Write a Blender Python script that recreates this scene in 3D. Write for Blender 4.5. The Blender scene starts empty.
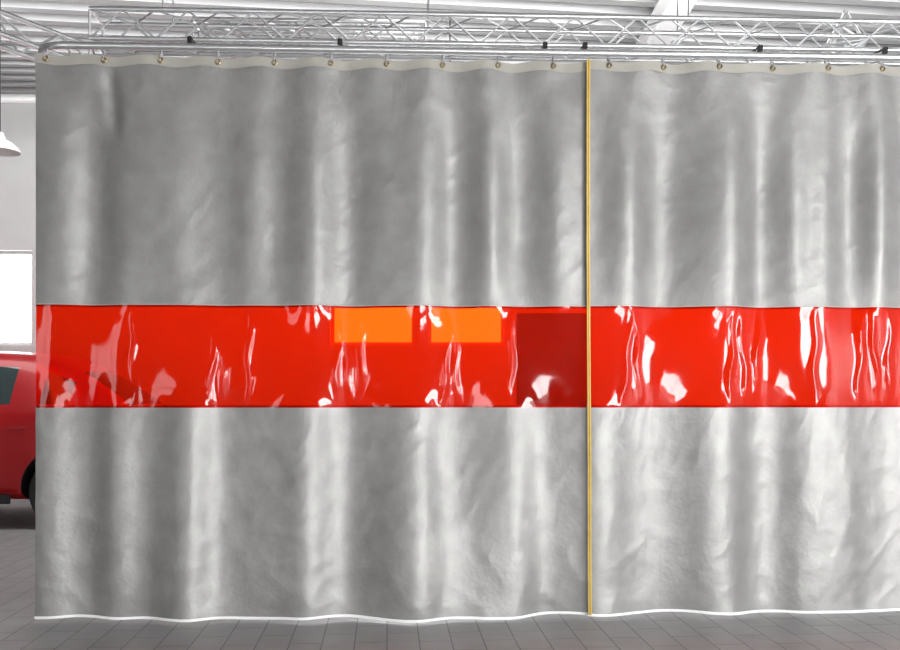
import bpy, bmesh, math
import numpy as np
from mathutils import Vector, Matrix, noise
S=bpy.context.scene
try:
    S.view_settings.view_transform='Standard'; S.view_settings.look='None'
except Exception as e: print(e)
CZ=1.15; F=900.0; HY=395.0
# ---------------- camera
cd=bpy.data.cameras.new('camera'); cam=bpy.data.objects.new('camera',cd); S.collection.objects.link(cam)
cam.location=(0,0,CZ); cam.rotation_euler=(math.pi/2,0,0); cd.sensor_width=36; cd.lens=36; cd.shift_y=70/900; S.camera=cam
cd.clip_end=100
# ---------------- materials
def mat(name,col,rough=.5,metal=0,noise_amt=0,nscale=8,bump=0,bscale=60,coat=0,spec=.5):
    m=bpy.data.materials.new(name); m.use_nodes=True; nt=m.node_tree; p=nt.nodes['Principled BSDF']
    p.inputs['Base Color'].default_value=(*col,1); p.inputs['Roughness'].default_value=rough; p.inputs['Metallic'].default_value=metal
    p.inputs['Coat Weight'].default_value=coat; p.inputs['Specular IOR Level'].default_value=spec
    tc=nt.nodes.new('ShaderNodeTexCoord')
    if noise_amt:
        n=nt.nodes.new('ShaderNodeTexNoise'); n.inputs['Scale'].default_value=nscale; n.inputs['Detail'].default_value=5
        r=nt.nodes.new('ShaderNodeValToRGB'); a=1-noise_amt; b=1+noise_amt
        r.color_ramp.elements[0].position=.3; r.color_ramp.elements[1].position=.7
        r.color_ramp.elements[0].color=(*[min(1,c*a) for c in col],1); r.color_ramp.elements[1].color=(*[min(1,c*b) for c in col],1)
        nt.links.new(tc.outputs['Object'],n.inputs['Vector']); nt.links.new(n.outputs['Fac'],r.inputs['Fac']); nt.links.new(r.outputs['Color'],p.inputs['Base Color'])
    if bump:
        n=nt.nodes.new('ShaderNodeTexNoise'); n.inputs['Scale'].default_value=bscale; n.inputs['Detail'].default_value=6
        b=nt.nodes.new('ShaderNodeBump'); b.inputs['Strength'].default_value=bump; b.inputs['Distance'].default_value=.01
        nt.links.new(tc.outputs['Object'],n.inputs['Vector']); nt.links.new(n.outputs['Fac'],b.inputs['Height']); nt.links.new(b.outputs['Normal'],p.inputs['Normal'])
    return m
M_grey=mat('coated_fabric_grey',(.325,.323,.315),.48,.43,.09,9,.16,44)
M_hem=mat('hem_band',(.42,.405,.36),.6,.05,.06,12)
M_hemglow=mat('hem_glow_white',(.95,.95,.95),.4,0,.02,12)  # white colour stands for light leaking out under the hem
M_yel=mat('yellow_tape',(.80,.56,.12),.5,0,.1,30)
M_brown=mat('zip_teeth',(.35,.22,.05),.5)
M_alu=mat('aluminium',(.80,.81,.82),.30,.85,.05,9)
M_steel=mat('galvanised_steel',(.6,.61,.63),.35,.8,.1,15)
M_brass=mat('brass_eyelet',(.35,.27,.14),.35,.9,.1,20)
M_black=mat('black_rubber',(.015,.015,.017),.6,0,.2,20)
M_wall=mat('white_plaster',(.76,.76,.76),.8,0,.03,3,.1,80)
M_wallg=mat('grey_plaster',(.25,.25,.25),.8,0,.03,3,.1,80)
M_white=mat('white_paint',(.82,.82,.82),.4,0,.02,6)
M_deck=mat('corrugated_metal_deck',(.38,.38,.385),.35,.35,.06,2)
M_dark=mat('grey_door_paint',(.17,.17,.175),.5,0,.1,4)
M_red=mat('red_car_paint',(.50,.006,.010),.35,.1,.05,3,coat=.4)
M_glass=mat('tinted_glass',(.05,.08,.08),.05,0,.1,3,spec=.8)
M_tail=mat('tail_light',(.5,.01,.01),.1,0,.1,30,coat=1)
M_head=mat('headlight',(.7,.7,.72),.1,.5,.1,30,coat=1)
# PVC
def pvc():
    m=bpy.data.materials.new('red_pvc_film'); m.use_nodes=True; nt=m.node_tree; nt.nodes.clear(); L=nt.links.new
    o=nt.nodes.new('ShaderNodeOutputMaterial')
    t=nt.nodes.new('ShaderNodeBsdfTransparent'); t.inputs[0].default_value=(1,.029,.001,1)
    tr=nt.nodes.new('ShaderNodeBsdfTranslucent'); tr.inputs[0].default_value=(.97,.010,.001,1)
    df=nt.nodes.new('ShaderNodeBsdfDiffuse'); df.inputs[0].default_value=(.95,.006,.001,1)
    g=nt.nodes.new('ShaderNodeBsdfGlossy'); g.inputs['Roughness'].default_value=.06; g.inputs[0].default_value=(1,1,1,1)
    fr=nt.nodes.new('ShaderNodeFresnel'); fr.inputs[0].default_value=1.38
    m1=nt.nodes.new('ShaderNodeMixShader'); m1.inputs[0].default_value=.5
    m2=nt.nodes.new('ShaderNodeMixShader'); m2.inputs[0].default_value=.26
    m3=nt.nodes.new('ShaderNodeMixShader')
    L(tr.outputs[0],m1.inputs[1]); L(df.outputs[0],m1.inputs[2])
    L(t.outputs[0],m2.inputs[1]); L(m1.outputs[0],m2.inputs[2])
    L(fr.outputs[0],m3.inputs[0]); L(m2.outputs[0],m3.inputs[1]); L(g.outputs[0],m3.inputs[2]); L(m3.outputs[0],o.inputs[0])
    return m
M_pvc=pvc()
def floor_mat():
    m=bpy.data.materials.new('paving_tiles'); m.use_nodes=True; nt=m.node_tree; p=nt.nodes['Principled BSDF']; L=nt.links.new
    tc=nt.nodes.new('ShaderNodeTexCoord'); mp=nt.nodes.new('ShaderNodeMapping'); mp.inputs['Rotation'].default_value=(0,0,math.radians(86))
    b=nt.nodes.new('ShaderNodeTexBrick'); b.inputs['Scale'].default_value=1; b.inputs['Brick Width'].default_value=.30; b.inputs['Row Height'].default_value=.15
    b.inputs['Mortar Size'].default_value=.003; b.inputs['Color1'].default_value=(.44,.437,.43,1); b.inputs['Color2'].default_value=(.40,.395,.39,1); b.inputs['Mortar'].default_value=(.19,.185,.18,1)
    b.offset=.5
    n=nt.nodes.new('ShaderNodeTexNoise'); n.inputs['Scale'].default_value=6; n.inputs['Detail'].default_value=6
    mx=nt.nodes.new('ShaderNodeMix'); mx.data_type='RGBA'; mx.blend_type='OVERLAY'; mx.inputs[0].default_value=.25
    L(tc.outputs['Object'],mp.inputs[0]); L(mp.outputs[0],b.inputs[0]); L(tc.outputs['Object'],n.inputs[0])
    L(b.outputs['Color'],mx.inputs[6]); L(n.outputs['Color'],mx.inputs[7])
    hs=nt.nodes.new('ShaderNodeHueSaturation'); hs.inputs['Saturation'].default_value=.15; L(mx.outputs[2],hs.inputs['Color'])
    L(hs.outputs[0],p.inputs['Base Color']); p.inputs['Roughness'].default_value=.45
    bp=nt.nodes.new('ShaderNodeBump'); bp.inputs['Strength'].default_value=.4; bp.inputs['Distance'].default_value=.003; bp.invert=True
    L(b.outputs['Fac'],bp.inputs['Height']); L(bp.outputs[0],p.inputs['Normal'])
    return m
M_floor=floor_mat()
# ---------------- mesh helpers
def newobj(name,me,mats,parent=None,smooth=False):
    o=bpy.data.objects.new(name,me); S.collection.objects.link(o)
    for m in (mats if isinstance(mats,(list,tuple)) else [mats]): me.materials.append(m)
    if smooth:
        me.polygons.foreach_set('use_smooth',[True]*len(me.polygons))
    if parent: o.parent=parent
    return o
def empty(name,loc=(0,0,0)):
    e=bpy.data.objects.new(name,None); S.collection.objects.link(e); e.empty_display_size=.1; return e
class B:
    def __init__(s): s.bm=bmesh.new(); s.mi=0
    def _t(s,fs):
        for f in fs: f.material_index=s.mi
    def box(s,x0,x1,y0,y1,z0,z1,bev=0):
        r=bmesh.ops.create_cube(s.bm,size=1); vs=r['verts']
        for v in vs: v.co=Vector(((x0+x1)/2+v.co.x*(x1-x0),(y0+y1)/2+v.co.y*(y1-y0),(z0+z1)/2+v.co.z*(z1-z0)))
        fs={f for v in vs for f in v.link_faces}; s._t(fs)
        if bev:
            es=list({e for v in vs for e in v.link_edges}); bmesh.ops.bevel(s.bm,geom=es,offset=bev,segments=2,affect='EDGES')
    def cyl(s,a,b,r,r2=None,seg=10,caps=True):
        a=Vector(a); b=Vector(b); d=b-a; l=d.length
        if l<1e-6: return
        q=d.to_track_quat('Z','Y').to_matrix().to_4x4()
        rr=bmesh.ops.create_cone(s.bm,cap_ends=caps,segments=seg,radius1=r,radius2=(r if r2 is None else r2),depth=l,matrix=Matrix.Translation((a+b)/2)@q)
        s._t({f for v in rr['verts'] for f in v.link_faces})
    def tube(s,pts,r,seg=10,closed=False):
        pts=[Vector(p) for p in pts]; n=len(pts); rings=[]
        prev=None
        for i,p in enumerate(pts):
            if closed: t=pts[(i+1)%n]-pts[i-1]
            else: t=pts[min(i+1,n-1)]-pts[max(i-1,0)]
            t.normalize()
            if prev is None:
                up=Vector((0,0,1)) if abs(t.z)<.9 else Vector((1,0,0)); x=t.cross(up).normalized()
            else: x=(prev-t*prev.dot(t)).normalized()
            prev=x; y=t.cross(x)
            rings.append([s.bm.verts.new(p+x*math.cos(k*2*math.pi/seg)*r+y*math.sin(k*2*math.pi/seg)*r) for k in range(seg)])
        m=n if closed else n-1
        for i in range(m):
            A=rings[i];C=rings[(i+1)%n]
            for k in range(seg):
                f=s.bm.faces.new((A[k],A[(k+1)%seg],C[(k+1)%seg],C[k])); f.material_index=s.mi
        if not closed:
            for R in (rings[0],rings[-1]):
                f=s.bm.faces.new(R); f.material_index=s.mi
    def torus(s,c,ax,R,r,seg=16,ms=6):
        ax=Vector(ax).normalized(); q=ax.to_track_quat('Z','Y')
        s.tube([Vector(c)+q@Vector((R*math.cos(i*2*math.pi/seg),R*math.sin(i*2*math.pi/seg),0)) for i in range(seg)],r,ms,True)
    def lathe(s,prof,c,seg=32):
        c=Vector(c); rings=[[s.bm.verts.new(c+Vector((r*math.cos(k*2*math.pi/seg),r*math.sin(k*2*math.pi/seg),z))) for k in range(seg)] for r,z in prof]
        for A,C in zip(rings,rings[1:]):
            for k in range(seg):
                f=s.bm.faces.new((A[k],A[(k+1)%seg],C[(k+1)%seg],C[k])); f.material_index=s.mi
    def done(s,name,mats,parent=None,smooth=False):
        bmesh.ops.recalc_face_normals(s.bm,faces=s.bm.faces)
        me=bpy.data.meshes.new(name); s.bm.to_mesh(me); s.bm.free()
        o=newobj(name,me,mats,parent,False)
        if smooth:
            me.polygons.foreach_set('use_smooth',[True]*len(me.polygons))
            try: me.set_sharp_from_angle(angle=math.radians(40))
            except Exception: pass
        return o
# ---------------- room
XL,XR,YF,YB,H=-8.0,7.0,-3.2,10.5,4.65
b=B(); b.box(XL-.2,XR+.2,YF-.2,YB+.2,-.1,0); b.done('floor',M_floor)
b=B(); b.box(XL-.2,XR+.2,YF-.2,YB+.2,H+.12,H+.22)
b.done('ceiling',M_wall)
# corrugated deck
bm=bmesh.new(); pitch=.27; prof=[(0,0),(.10,0),(.125,.11),(.245,.11)]
slope=math.tan(math.radians(7.0)); y=YF-2.5; rows=[]
while y<YB+1.5:
    for dy,dz in prof:
        yy=y+dy
        y0=min(max(yy+slope*(XL+.02),YF+.02),YB-.02); y1=min(max(yy+slope*(XR-.02),YF+.02),YB-.02)
        rows.append((bm.verts.new((XL+.02,y0,H+dz)),bm.verts.new((XR-.02,y1,H+dz))))
    y+=pitch
for A,C in zip(rows,rows[1:]):
    if A[0].co.y==C[0].co.y and A[1].co.y==C[1].co.y: continue
    bm.faces.new((A[0],A[1],C[1],C[0]))
me=bpy.data.meshes.new('deck'); bm.to_mesh(me); bm.free(); deck=newobj('corrugated_roof_deck',me,M_deck)
# walls
def wall_y(name,y0,y1,opens,m):
    b=B(); xs=XL
    for (a,c,z0o,z1o) in opens:
        b.box(xs,a,y0,y1,0,H+.12); b.box(a,c,y0,y1,0,z0o); b.box(a,c,y0,y1,z1o,H+.12); xs=c
    b.box(xs,XR,y0,y1,0,H+.12); return b.done(name,m)
WB=[(-7.0,-4.88,1.73,2.84),(-1.40,-.41,1.73,2.84),(-.26,.64,1.73,2.84)]
wall_y('wall_back',YB,YB+.2,WB,M_wall)
WFr=[(-6.5,-4.7,.05,2.4),(-2.6,-.9,.05,.95),(1.0,3.4,.05,.95),(4.8,6.7,.05,2.8)]  # unseen front openings, added and sized to light the curtain
wall_y('wall_front',YF-.2,YF,WFr,M_wallg)
b=B(); b.box(XL-.2,XL,YF-.2,YB+.2,0,H+.12); b.done('wall_left',M_wallg)
b=B(); b.box(XR,XR+.2,YF-.2,YB+.2,0,H+.12); b.done('wall_right',M_wall)
wn=0
for (lst,y) in ((WB,YB+.08),(WFr,YF-.12)):  # frames for the back windows and the added front light openings
    for a,c,z0,z1 in lst:
        wn+=1; b=B(); t=.04
        b.box(a,c,y,y+.05,z0,z0+t); b.box(a,c,y,y+.05,z1-t,z1); b.box(a,a+t,y,y+.05,z0+t,z1-t); b.box(c-t,c,y,y+.05,z0+t,z1-t)
        if c-a>1.5: m=(a+c)/2; b.box(m-.03,m+.03,y,y+.05,z0+t,z1-t)
        b.done('window_%d'%wn,M_white)
b=B(); b.box(XL,XR,YB-.02,YB,0,.1); b.done('baseboard_back',M_dark)
b=B(); b.box(.78,1.62,YB-.05,YB-.001,.02,2.10,.008); b.box(.88,1.52,YB-.065,YB-.05,.2,.95,.005); b.box(.88,1.52,YB-.065,YB-.05,1.1,1.95,.005)
b.cyl((.86,YB-.12,1.03),(.98,YB-.12,1.03),.012); b.cyl((.86,YB-.12,1.03),(.86,YB-.05,1.03),.012)
b.done('door_1',M_dark)
def ibeam(name,x,z0=4.42):
    b=B(); b.box(x-.10,x+.10,YF+.02,YB-.02,z0,z0+.02); b.box(x-.012,x+.012,YF+.02,YB-.02,z0+.02,H-.02); b.box(x-.10,x+.10,YF+.02,YB-.02,H-.02,H); b.done(name,M_white)
for x in (-6.3,1.95,6.2): ibeam('roof_beam',x)
b=B(); b.cyl((XL+.05,9.6,4.3),(XR-.05,9.6,4.3),.035); 
for x in (-7,-5.2,-3,-1,1,3,5): b.cyl((x,9.6,4.3),(x,9.6,H+.05),.008); b.torus((x,9.6,4.3),(1,0,0),.04,.008)
b.done('ceiling_pipe',M_white,smooth=True)
# ---------------- curtain geometry
P0=Vector((-2.107,4.58,0)); P1=Vector((2.378,4.755,0)); dv=(P1-P0).normalized(); nv=Vector((dv.y,-dv.x,0)) # toward camera
UMAX=5.9
us=np.linspace(0,UMAX,1181); du=us[1]-us[0]
Xs=P0.x+us*dv.x; Ys=P0.y+us*dv.y; pxs=450+900*Xs/Ys
top=[(36,.35),(60,.5),(80,.66),(100,.3),(115,.22),(140,.35),(165,.5),(190,.68),(215,.58),(240,.36),(265,.48),(290,.28),(310,.4),(325,.70),(345,.55),(365,.24),(390,.30),(415,.45),(440,.85),(460,.6),(480,.40),(500,.76),(520,.5),(545,.22),(565,.45),(587,.5),(615,.5),(640,.95),(660,.7),(680,.36),(700,.30),(720,.5),(745,1),(765,.65),(785,.42),(800,.70),(815,.5),(830,.75),(850,.6),(865,.30),(885,.8),(905,.6),(930,.4),(960,.85),(990,.4),(1030,.8),(1070,.4),(1120,.8)]
bot=[(36,.4),(65,.66),(85,.45),(105,.24),(130,.52),(155,.36),(180,.5),(205,.92),(225,.6),(250,.30),(270,.24),(295,.36),(320,.88),(340,.8),(360,.46),(385,.34),(410,.6),(432,1.),(455,.8),(480,.5),(505,.42),(530,.6),(555,.38),(587,.5),(600,.75),(620,1),(645,.85),(670,.50),(695,.36),(715,.65),(740,1),(765,.70),(790,.34),(815,.6),(855,1),(880,.8),(905,.5),(930,.4),(960,.85),(990,.4),(1030,.8),(1070,.4),(1120,.8)]
def depth(ctrl,amp):
    v=np.interp(pxs,[c[0] for c in ctrl],[c[1] for c in ctrl])
    k=np.exp(-.5*(np.arange(-20,21)*du/.036)**2); k/=k.sum()
    v=np.convolve(np.pad(v,20,mode='edge'),k,'valid')
    w=int(.34/du); kk=np.hanning(2*w+1); kk/=kk.sum()
    lo=np.convolve(np.pad(v,w,mode='edge'),kk,'valid')
    s=(v-lo)*amp
    d=-np.cumsum(s)*du
    lo=np.convolve(np.pad(d,w,mode='edge'),kk,'valid')
    return d-lo*.8
Dt=depth(top,4.5); Db=depth(bot,3.9)
ZT,ZB=2.885,.020
def sm(x): x=min(max(x,0),1); return x*x*(3-2*x)
def ridge(p):
    return 1-min(1,abs(noise.noise(p))*3.2)
HOOK=.288
def ztop(u): return ZT-.010*math.sin(math.pi*u/HOOK+.2)**2
def stiff(z): return 1-.32*math.exp(-((z-1.35)/.42)**2)
def prot(u,z,fine=1.0):
    a=sm((z-.9)/1.1)
    d=np.interp(u,us,Db)*(1-a)+np.interp(u,us,Dt)*a
    t=sm((ZT-z)/.7); d*=(.25+.75*t)*stiff(z)
    d+=.009*math.cos(2*math.pi*(u/HOOK)+.4)*(1-sm((ZT-z)/.35))
    w=.50+.50*sm((1.35-z)/.5)
    if fine:
        c=noise.noise(Vector((u*1.3,z*.8,3.1)))
        d+=fine*(.005*noise.noise(Vector((u*3.2+c,z*1.3,7.7))))
        d+=fine*.0023*w*ridge(Vector((u*3.6+z*2.5+c,z*3.0-u*1.6,1.3)))
        d+=fine*.0021*w*ridge(Vector((u*4.6-z*3.2,z*2.9+u*1.9+c,5.9)))
        d+=fine*.0012*ridge(Vector((u*7.5-z*4.2+c,z*4.9+u*2.9,8.9)))
        d+=fine*.0007*noise.noise(Vector((u*13,z*9,2.2)))
    px=450+190*(u-2.17)
    g=.09*math.exp(-((px-425)/85)**2)+.04*math.exp(-((px-200)/80)**2)+.03*math.exp(-((px-320)/200)**2)
    d+=g*(1-sm(z/1.1))
    # V-shaped tuck near the top left corner
    d-=.026*math.exp(-((u-.37-(2.75-z)*.10)/.040)**2)*sm((z-2.40)/.2)*(1-sm((z-2.70)/.18))
    d+=.010*math.exp(-(z/.1)**2)*math.sin(u*9)
    return d
def pt(u,z,o=0,fine=1.0):
    d=prot(u,z,fine)+o
    return Vector((P0.x+u*dv.x+nv.x*d,P0.y+u*dv.y+nv.y*d,z))
def zbot(u):
    px=450+190*(u-2.17)
    return ZB+.003*math.sin(u*4.1+1)+.003*math.sin(u*9.7)-.005*math.exp(-((px-420)/80)**2)
Z0,Z1=1.085,1.612
def env_(z):
    q=(z-(Z0+Z1)/2)/((Z1-Z0)/2); return max(0,1-abs(q)**3)
def sheet(name,u0,u1,zf0,zf1,nu,nz,o,m,parent,fine=1.0,extra=None):
    vs=[];fs=[]
    for j in range(nz+1):
        t=j/nz
        for i in range(nu+1):
            u=u0+(u1-u0)*i/nu; z=zf0(u)+(zf1(u)-zf0(u))*t
            oo=o+(extra(u,z) if extra else 0)
            vs.append(pt(u,z,oo,fine(z) if callable(fine) else fine))
    for j in range(nz):
        for i in range(nu):
            a=j*(nu+1)+i; fs.append((a,a+1,a+nu+2,a+nu+1))
    me=bpy.data.meshes.new(name); me.from_pydata(vs,[],fs)
    return newobj(name,me,m,parent,True)
CR=[(134,.006,.010,.02),(213,.010,.010,.10),(222,.008,.009,-.05),(250,.009,.009,.04),(338,.009,.012,.06),(347,.011,.011,-.12),(362,.011,.012,.05),(447,.011,.012,.09),(456,.009,.011,-.04),(511,.010,.010,.03),(626,.010,.012,.10),(637,.010,.010,-.06),(729,.010,.010,.05),(742,.013,.015,-.10),(756,.012,.014,.08),(812,.006,.012,.03),(858,.013,.015,.05),(872,.011,.010,-.10),(887,.012,.014,.04)]
CRu=[(float(np.interp(c[0],pxs,us)),)+c[1:] for c in CR]
def crease(u,z):
    env=env_(z); d=0
    for k,(cu,a,s,l) in enumerate(CRu):
        x=u-cu-l*(z-(Z0+Z1)/2)-.008*math.sin(z*23+k*1.7)
        if abs(x)<s*4: d+=a*env*math.exp(-.5*(x/s)**2)*(.85+.35*math.sin(z*14+k*2.3))
    d+=.002*env*(.5+.5*noise.noise(Vector((u*1.6,z*1.0,4.3))))
    a=sm((z-.9)/1.1); q=(z-(Z0+Z1)/2)/((Z1-Z0)/2)
    d-=.60*max(0,1-q*q)*stiff(z)*(np.interp(u,us,Db)*(1-a)+np.interp(u,us,Dt)*a)
    return d
useam=float(np.interp(587.5,pxs,us))
def curtain(name,u0,u1,o):
    E=empty(name); w=u1-u0
    n=int(w/.0095)
    sheet('fabric_upper',u0,u1,lambda u:Z1-.012,ztop,n,135,o,M_grey,E)
    sheet('fabric_lower',u0,u1,zbot,lambda u:Z0+.012,n,115,o,M_grey,E)
    sheet('pvc_vision_strip',u0+.003,u1-.003,lambda u:Z0,lambda u:Z1,int(w/.0045),70,o+.003,M_pvc,E,fine=lambda z:1-.85*env_(z),extra=crease)
    sheet('hem_top',u0,u1,lambda u:ztop(u)-.048,lambda u:ztop(u)+.001,n//2,5,o+.004,M_hem,E)
    sheet('weld_seam_upper',u0,u1,lambda u:Z1-.002,lambda u:Z1+.003,n//2,1,o+.005,M_hem,E)
    sheet('hem_bottom',u0,u1,lambda u:zbot(u)+.0,lambda u:zbot(u)+.05,n//2,4,o+.003,M_grey,E)
    sheet('hem_glow_strip',u0,u1,lambda u:zbot(u)-.008,lambda u:zbot(u)+.006,n//2,2,o+.007,M_hemglow,E)  # added bright ribbon, paints the light leak below the hem
    b=B(); us_=[]; j=0
    while True:
        u=(j+.5)*HOOK-.09
        if u>u1-.03: break
        if u>u0+.03: us_.append(u)
        j+=1
    for u in us_:
        z=ztop(u)-.022; p=pt(u,z,o+.008)
        b.mi=1; b.torus(p,nv,.012,.004,14,6)
        b.mi=0
        top_=Vector((P0.x+u*dv.x,P0.y+u*dv.y,2.888))
        q=[p+nv*.004,p+nv*.012+Vector((0,0,.01)),p+nv*.006+Vector((0,0,.03)),top_]
        b.tube(q,.003,6)
        b.cyl(top_,top_+Vector((0,0,.022)),.009,.006)
    b.done('eyelets_and_hooks',[M_steel,M_brass],E,True)
    return E
C1=curtain('industrial_curtain',0,useam+.02,0)
C2=curtain('industrial_curtain',useam-.012,UMAX,.022)
sheet('yellow_edge_tape',useam-.010,useam+.007,zbot,lambda u:ztop(u)+.002,3,140,.034,M_yel,C2)
sheet('zip_teeth',useam-.003,useam+.0,zbot,lambda u:ztop(u)+.002,1,140,.037,M_brown,C2)
# ---------------- rail
def bp(u,off,z):
    return Vector((P0.x+u*dv.x-nv.x*off,P0.y+u*dv.y-nv.y*off,z))
b=B(); ur=.15; pts=[]
for i in range(13):
    a=math.pi*.5*i/12; pts.append(bp(ur-ur*math.sin(a)-.02,ur-ur*math.cos(a),2.932))
pts=[bp(-.02,3.3,2.932)]+pts[::-1]+[bp(UMAX+.1,0,2.932)]
b.tube(pts,.019,12)
b.done('curtain_rail',M_alu,smooth=True)
# trusses
def truss(name,A,Bp,w,h,r=.017,step=.22,tri=True):
    A=Vector(A);Bp=Vector(Bp); d=(Bp-A); L=d.length; d.normalize(); s=Vector((d.y,-d.x,0)).normalized(); up=Vector((0,0,1))
    if tri: ch=[s*w/2,-s*w/2,up*h]
    else: ch=[s*w/2,-s*w/2,s*w/2+up*h,-s*w/2+up*h]
    b=B()
    for c in ch: b.cyl(A+c,Bp+c,r,seg=10)
    n=max(2,int(L/step)); prs=[(0,1),(0,2),(1,2)] if tri else [(0,1),(0,2),(1,3),(2,3)]
    for i in range(n):
        for (p,q) in prs:
            a,c=(p,q) if i%2==0 else (q,p)
            b.cyl(A+ch[a]+d*L*i/n,A+ch[c]+d*L*(i+1)/n,r*.42,seg=6,caps=False)
    for e in (A,Bp):
        for (p,q) in prs: b.cyl(e+ch[p],e+ch[q],r*.5,seg=6)
    return b.done(name,M_alu,smooth=True)
truss('lattice_truss',bp(.22,.24,3.025),bp(UMAX+.3,.24,3.025),.20,.155,.014,.17,tri=False)
truss('lattice_truss',bp(.35,1.9,3.62),bp(2.0,1.9,3.62),.2,.2,.018,tri=False)
truss('lattice_truss',(2.55,5.8,3.42),(3.6,9.8,3.42),.22,.2,.018)
truss('lattice_truss',(-3.3,6.0,3.62),(-2.75,6.9,3.62),.22,.2,.018)
b=B()
for px in (190,340,545,585,760,885):
    u=float(np.interp(px,pxs,us))
    b.tube([bp(u,0,2.953),bp(u,0,2.975),bp(u,.04,2.985),bp(u,.13,2.995)],.007,8)
    b.box(bp(u,0,0).x-.012,bp(u,0,0).x+.012,bp(u,0,0).y-.014,bp(u,0,0).y+.014,2.952,2.985,.003)
b.done('rail_clamp_brackets',M_black,smooth=True)
b=B()
for u in (.6,2.0,3.4,4.8):
    for o in (.14,.34): b.cyl(bp(u,o,3.196),bp(u,o,H),.004,seg=6)
b.done('truss_suspension_cables',M_steel)
# ---------------- pendant lamps
def pendant(x,y,z):
    E=empty('pendant_lamp'); b=B()
    b.lathe([(.17,0),(.168,.012),(.15,.045),(.10,.085),(.05,.11),(.035,.15),(.03,.17),(0.001,.175)],(x,y,z)); b.lathe([(.165,.003),(.145,.042),(.10,.075),(.001,.09)],(x,y,z))
    b.done('shade',M_white,E,True)
    b=B(); b.cyl((x,y,z+.17),(x,y,H+.03),.006); b.done('cord',M_black,E)
pendant(-4.0,8.0,3.31); pendant(4.9,8.4,3.28); pendant(0,8.4,3.28)
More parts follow.
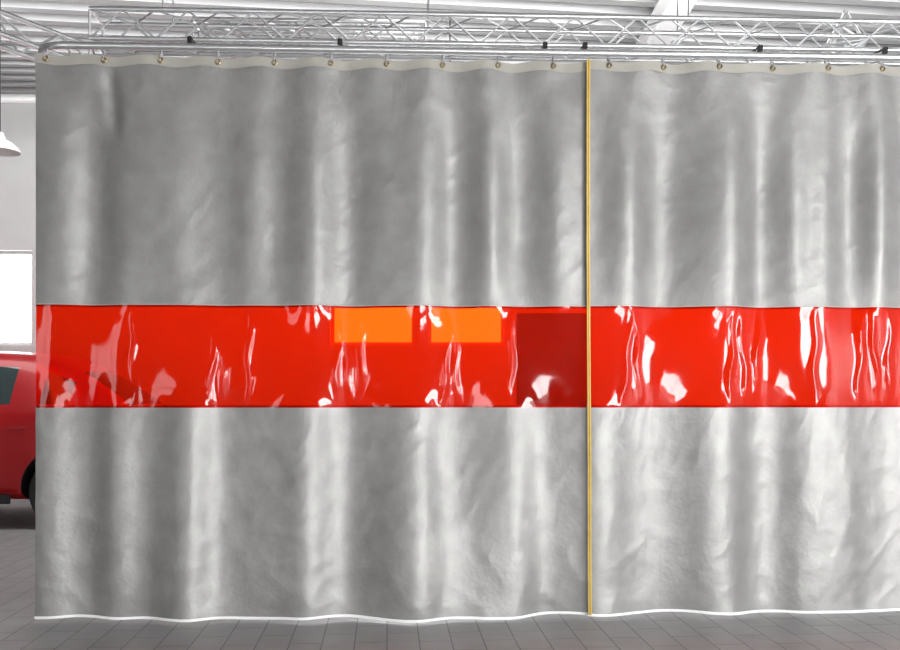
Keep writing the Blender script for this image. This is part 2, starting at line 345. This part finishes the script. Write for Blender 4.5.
# ---------------- car
def car(ox,oy):
    E=empty('car')
    st=[(-2.02,.55,.30,.58,.62,.5),(-1.95,.72,.24,.68,.73,.6),(-1.75,.81,.21,.80,.86,.66),(-1.35,.84,.2,.90,.95,.68),(-.95,.855,.2,.96,1.02,.70),(-.80,.86,.2,.97,1.10,.68),(-.45,.86,.2,.98,1.38,.62),(-.25,.86,.2,.98,1.50,.59),(-.15,.86,.2,.98,1.52,.585),(.30,.86,.2,.99,1.56,.56),(.38,.86,.2,.99,1.56,.56),(.88,.87,.2,1.0,1.54,.54),(.95,.875,.2,1.01,1.525,.54),(1.02,.88,.2,1.01,1.51,.535),(1.34,.88,.2,1.03,1.36,.52),(1.45,.87,.21,1.03,1.29,.52),(1.76,.83,.24,1.0,1.06,.60),(1.96,.78,.26,.84,.88,.62),(2.0,.68,.32,.66,.70,.55)]
    bm=bmesh.new(); R=[]
    for x,w,zb,be,zr,wr in st:
        half=[(w*.88,zb),(w*.98,zb+.14),(w*1.01,(zb+be)/2+.03),(w*.985,be-.05),(w*.945,be),(wr+.035*(1 if zr-be>.15 else 0),zr-.08*min(1,(zr-be)/.3)),(wr*.84,zr-.014),(wr*.4,zr)]
        ring=[(-y,z) for y,z in half]+[(y,z) for y,z in half[::-1]]
        R.append([bm.verts.new((ox+x,oy+y,z)) for y,z in ring])
    n=16
    for i in range(len(R)-1):
        for k in range(n):
            f=bm.faces.new((R[i][k],R[i+1][k],R[i+1][(k+1)%n],R[i][(k+1)%n]))
            xa,xb=st[i][0],st[i+1][0]
            side=k in (4,10); topf=k in (6,7,8)
            if side and (xa,xb) in ((-.45,-.25),(-.15,.30),(.38,.88),(1.02,1.34),(-.8,-.45)): f.material_index=1
            if topf and (-.96<xa and xb<-.2): f.material_index=1
            if topf and (1.25<xa and xb<1.85): f.material_index=1
            if k==15 : f.material_index=2
    bm.faces.new(R[0]); bm.faces.new(R[-1][::-1])
    bmesh.ops.recalc_face_normals(bm,faces=bm.faces)
    me=bpy.data.meshes.new('body'); bm.to_mesh(me); bm.free(); body=newobj('body',me,[M_red,M_glass,M_black],E,True)
    s=body.modifiers.new('s','SUBSURF'); s.levels=2; s.render_levels=2
    b=B(); b.mi=2
    for wx in (-1.28,1.30):
        for sy in (-1,1): b.cyl((ox+wx,oy+sy*.60,.32),(ox+wx,oy+sy*1.1,.32),.37,seg=40)
    cut=b.done('cutter',[M_red,M_glass,M_black])
    bo=body.modifiers.new('b','BOOLEAN'); bo.object=cut; bo.operation='DIFFERENCE'; bo.solver='EXACT'
    dg=bpy.context.evaluated_depsgraph_get(); ev=body.evaluated_get(dg); nm=bpy.data.meshes.new_from_object(ev)
    body.modifiers.clear(); body.data=nm
    bpy.data.objects.remove(cut)
    k=0
    for wx in (-1.28,1.30):
        for sy in (-1,1):
            k+=1; y=oy+sy*.85; c=ox+wx
            b=B(); b.mi=0
            prof=[(.20,.0),(.29,.0),(.31,.03),(.315,.10),(.31,.17),(.29,.2),(.20,.2)]
            seg=40; rings=[]
            for r,t in prof:
                yy=y-sy*t
                rings.append([b.bm.verts.new((c+r*math.cos(a*2*math.pi/seg),yy,.316+r*math.sin(a*2*math.pi/seg))) for a in range(seg)])
            for A,C in zip(rings,rings[1:]+rings[:1]):
                for a in range(seg): b.bm.faces.new((A[a],A[(a+1)%seg],C[(a+1)%seg],C[a]))
            b.mi=1; b.torus((c,y-sy*.01,.316),(0,1,0),.205,.014,40,8)
            b.cyl((c,y,.316),(c,y-sy*.06,.316),.05,seg=20)
            for s5 in range(10):
                a=s5*math.pi/5; dx,dz=math.cos(a),math.sin(a)
                b.cyl((c+.03*dx,y-sy*.015,.316+.03*dz),(c+.195*dx,y-sy*.02,.316+.195*dz),.018,.012,8)
            b.cyl((c,y-sy*.10,.316),(c,y-sy*.12,.316),.19,seg=24)
            b.done('wheel_%d'%k,[M_black,M_steel],E,True)
    b=B()
    for sy in (-1,1):
        b.box(ox-.62,ox-.45,oy+sy*.93-.06,oy+sy*.93+.06,.98,1.10,.03)
        for hx in (.18,.82): b.box(ox+hx,ox+hx+.16,oy+sy*.872-.012,oy+sy*.872+.012,.86,.885,.005)
    b.done('mirrors_and_handles',M_red,E)
    b=B()
    for sy in (-1,1): b.box(ox+1.86,ox+1.99,oy+sy*.70-.09,oy+sy*.70+.09,.70,.92,.03)
    b.done('tail_lights',M_tail,E)
    b=B()
    for sy in (-1,1): b.box(ox-1.98,ox-1.78,oy+sy*.64-.12,oy+sy*.64+.12,.62,.76,.03)
    b.done('headlights',M_head,E)
    b=B()
    for sy in (-1,1):
        for lx in (-.62,.34): b.box(ox+lx,ox+lx+.008,oy+sy*.866-.004,oy+sy*.866+.004,.32,.96)
        b.box(ox-.85,ox+.85,oy+sy*.86-.015,oy+sy*.86+.015,.22,.30,.005)
    b.done('door_gaps_and_sills',M_black,E)
    return E
car(-4.60,8.53)
# ---------------- lights
def area(name,loc,rot,sx,sy,rad,col=(1,1,1),spread=None):
    l=bpy.data.lights.new(name,'AREA'); l.shape='RECTANGLE'; l.size=sx; l.size_y=sy; l.energy=rad*math.pi*sx*sy; l.color=col
    if spread: l.spread=spread
    o=bpy.data.objects.new(name,l); o.location=loc; o.rotation_euler=rot; S.collection.objects.link(o); return o
R90=math.radians(90)
for i,((a,c,z0,z1),rad) in enumerate(zip(WFr,(4,9,33,38))):
    area('fill_front_%d'%i,((a+c)/2,YF-.25,(z0+z1)/2),(R90,0,0),c-a,z1-z0,rad)  # added fill behind camera for fold highlights and strip glints
area('fill_rear_wash',(-.5,7.4,4.35),(math.radians(56),0,0),10,1.4,5.4)  # added fill without a fixture, tilted to brighten the back wall
area('fill_rear_down',(1.8,6.4,4.35),(0,0,0),5,1.4,3)  # added fill without a fixture, lights the floor behind the curtain
area('fill_top_front',(0,1.0,4.35),(0,0,0),8,3,.32)  # added fill without a fixture, lifts ambient light in front of the curtain
# overcast sky, brightest on the far (+Y) side of the building
w=bpy.data.worlds.new('world'); S.world=w; w.use_nodes=True; nt=w.node_tree; bg=nt.nodes['Background']
tc=nt.nodes.new('ShaderNodeTexCoord'); sp=nt.nodes.new('ShaderNodeSeparateXYZ'); mr=nt.nodes.new('ShaderNodeMapRange')
mr.inputs['From Min'].default_value=-.2; mr.inputs['From Max'].default_value=.8; mr.inputs['To Min'].default_value=1.2; mr.inputs['To Max'].default_value=9
nt.links.new(tc.outputs['Generated'],sp.inputs[0]); nt.links.new(sp.outputs['Y'],mr.inputs['Value']); nt.links.new(mr.outputs[0],bg.inputs[1])
bg.inputs[0].default_value=(1,1,1,1)
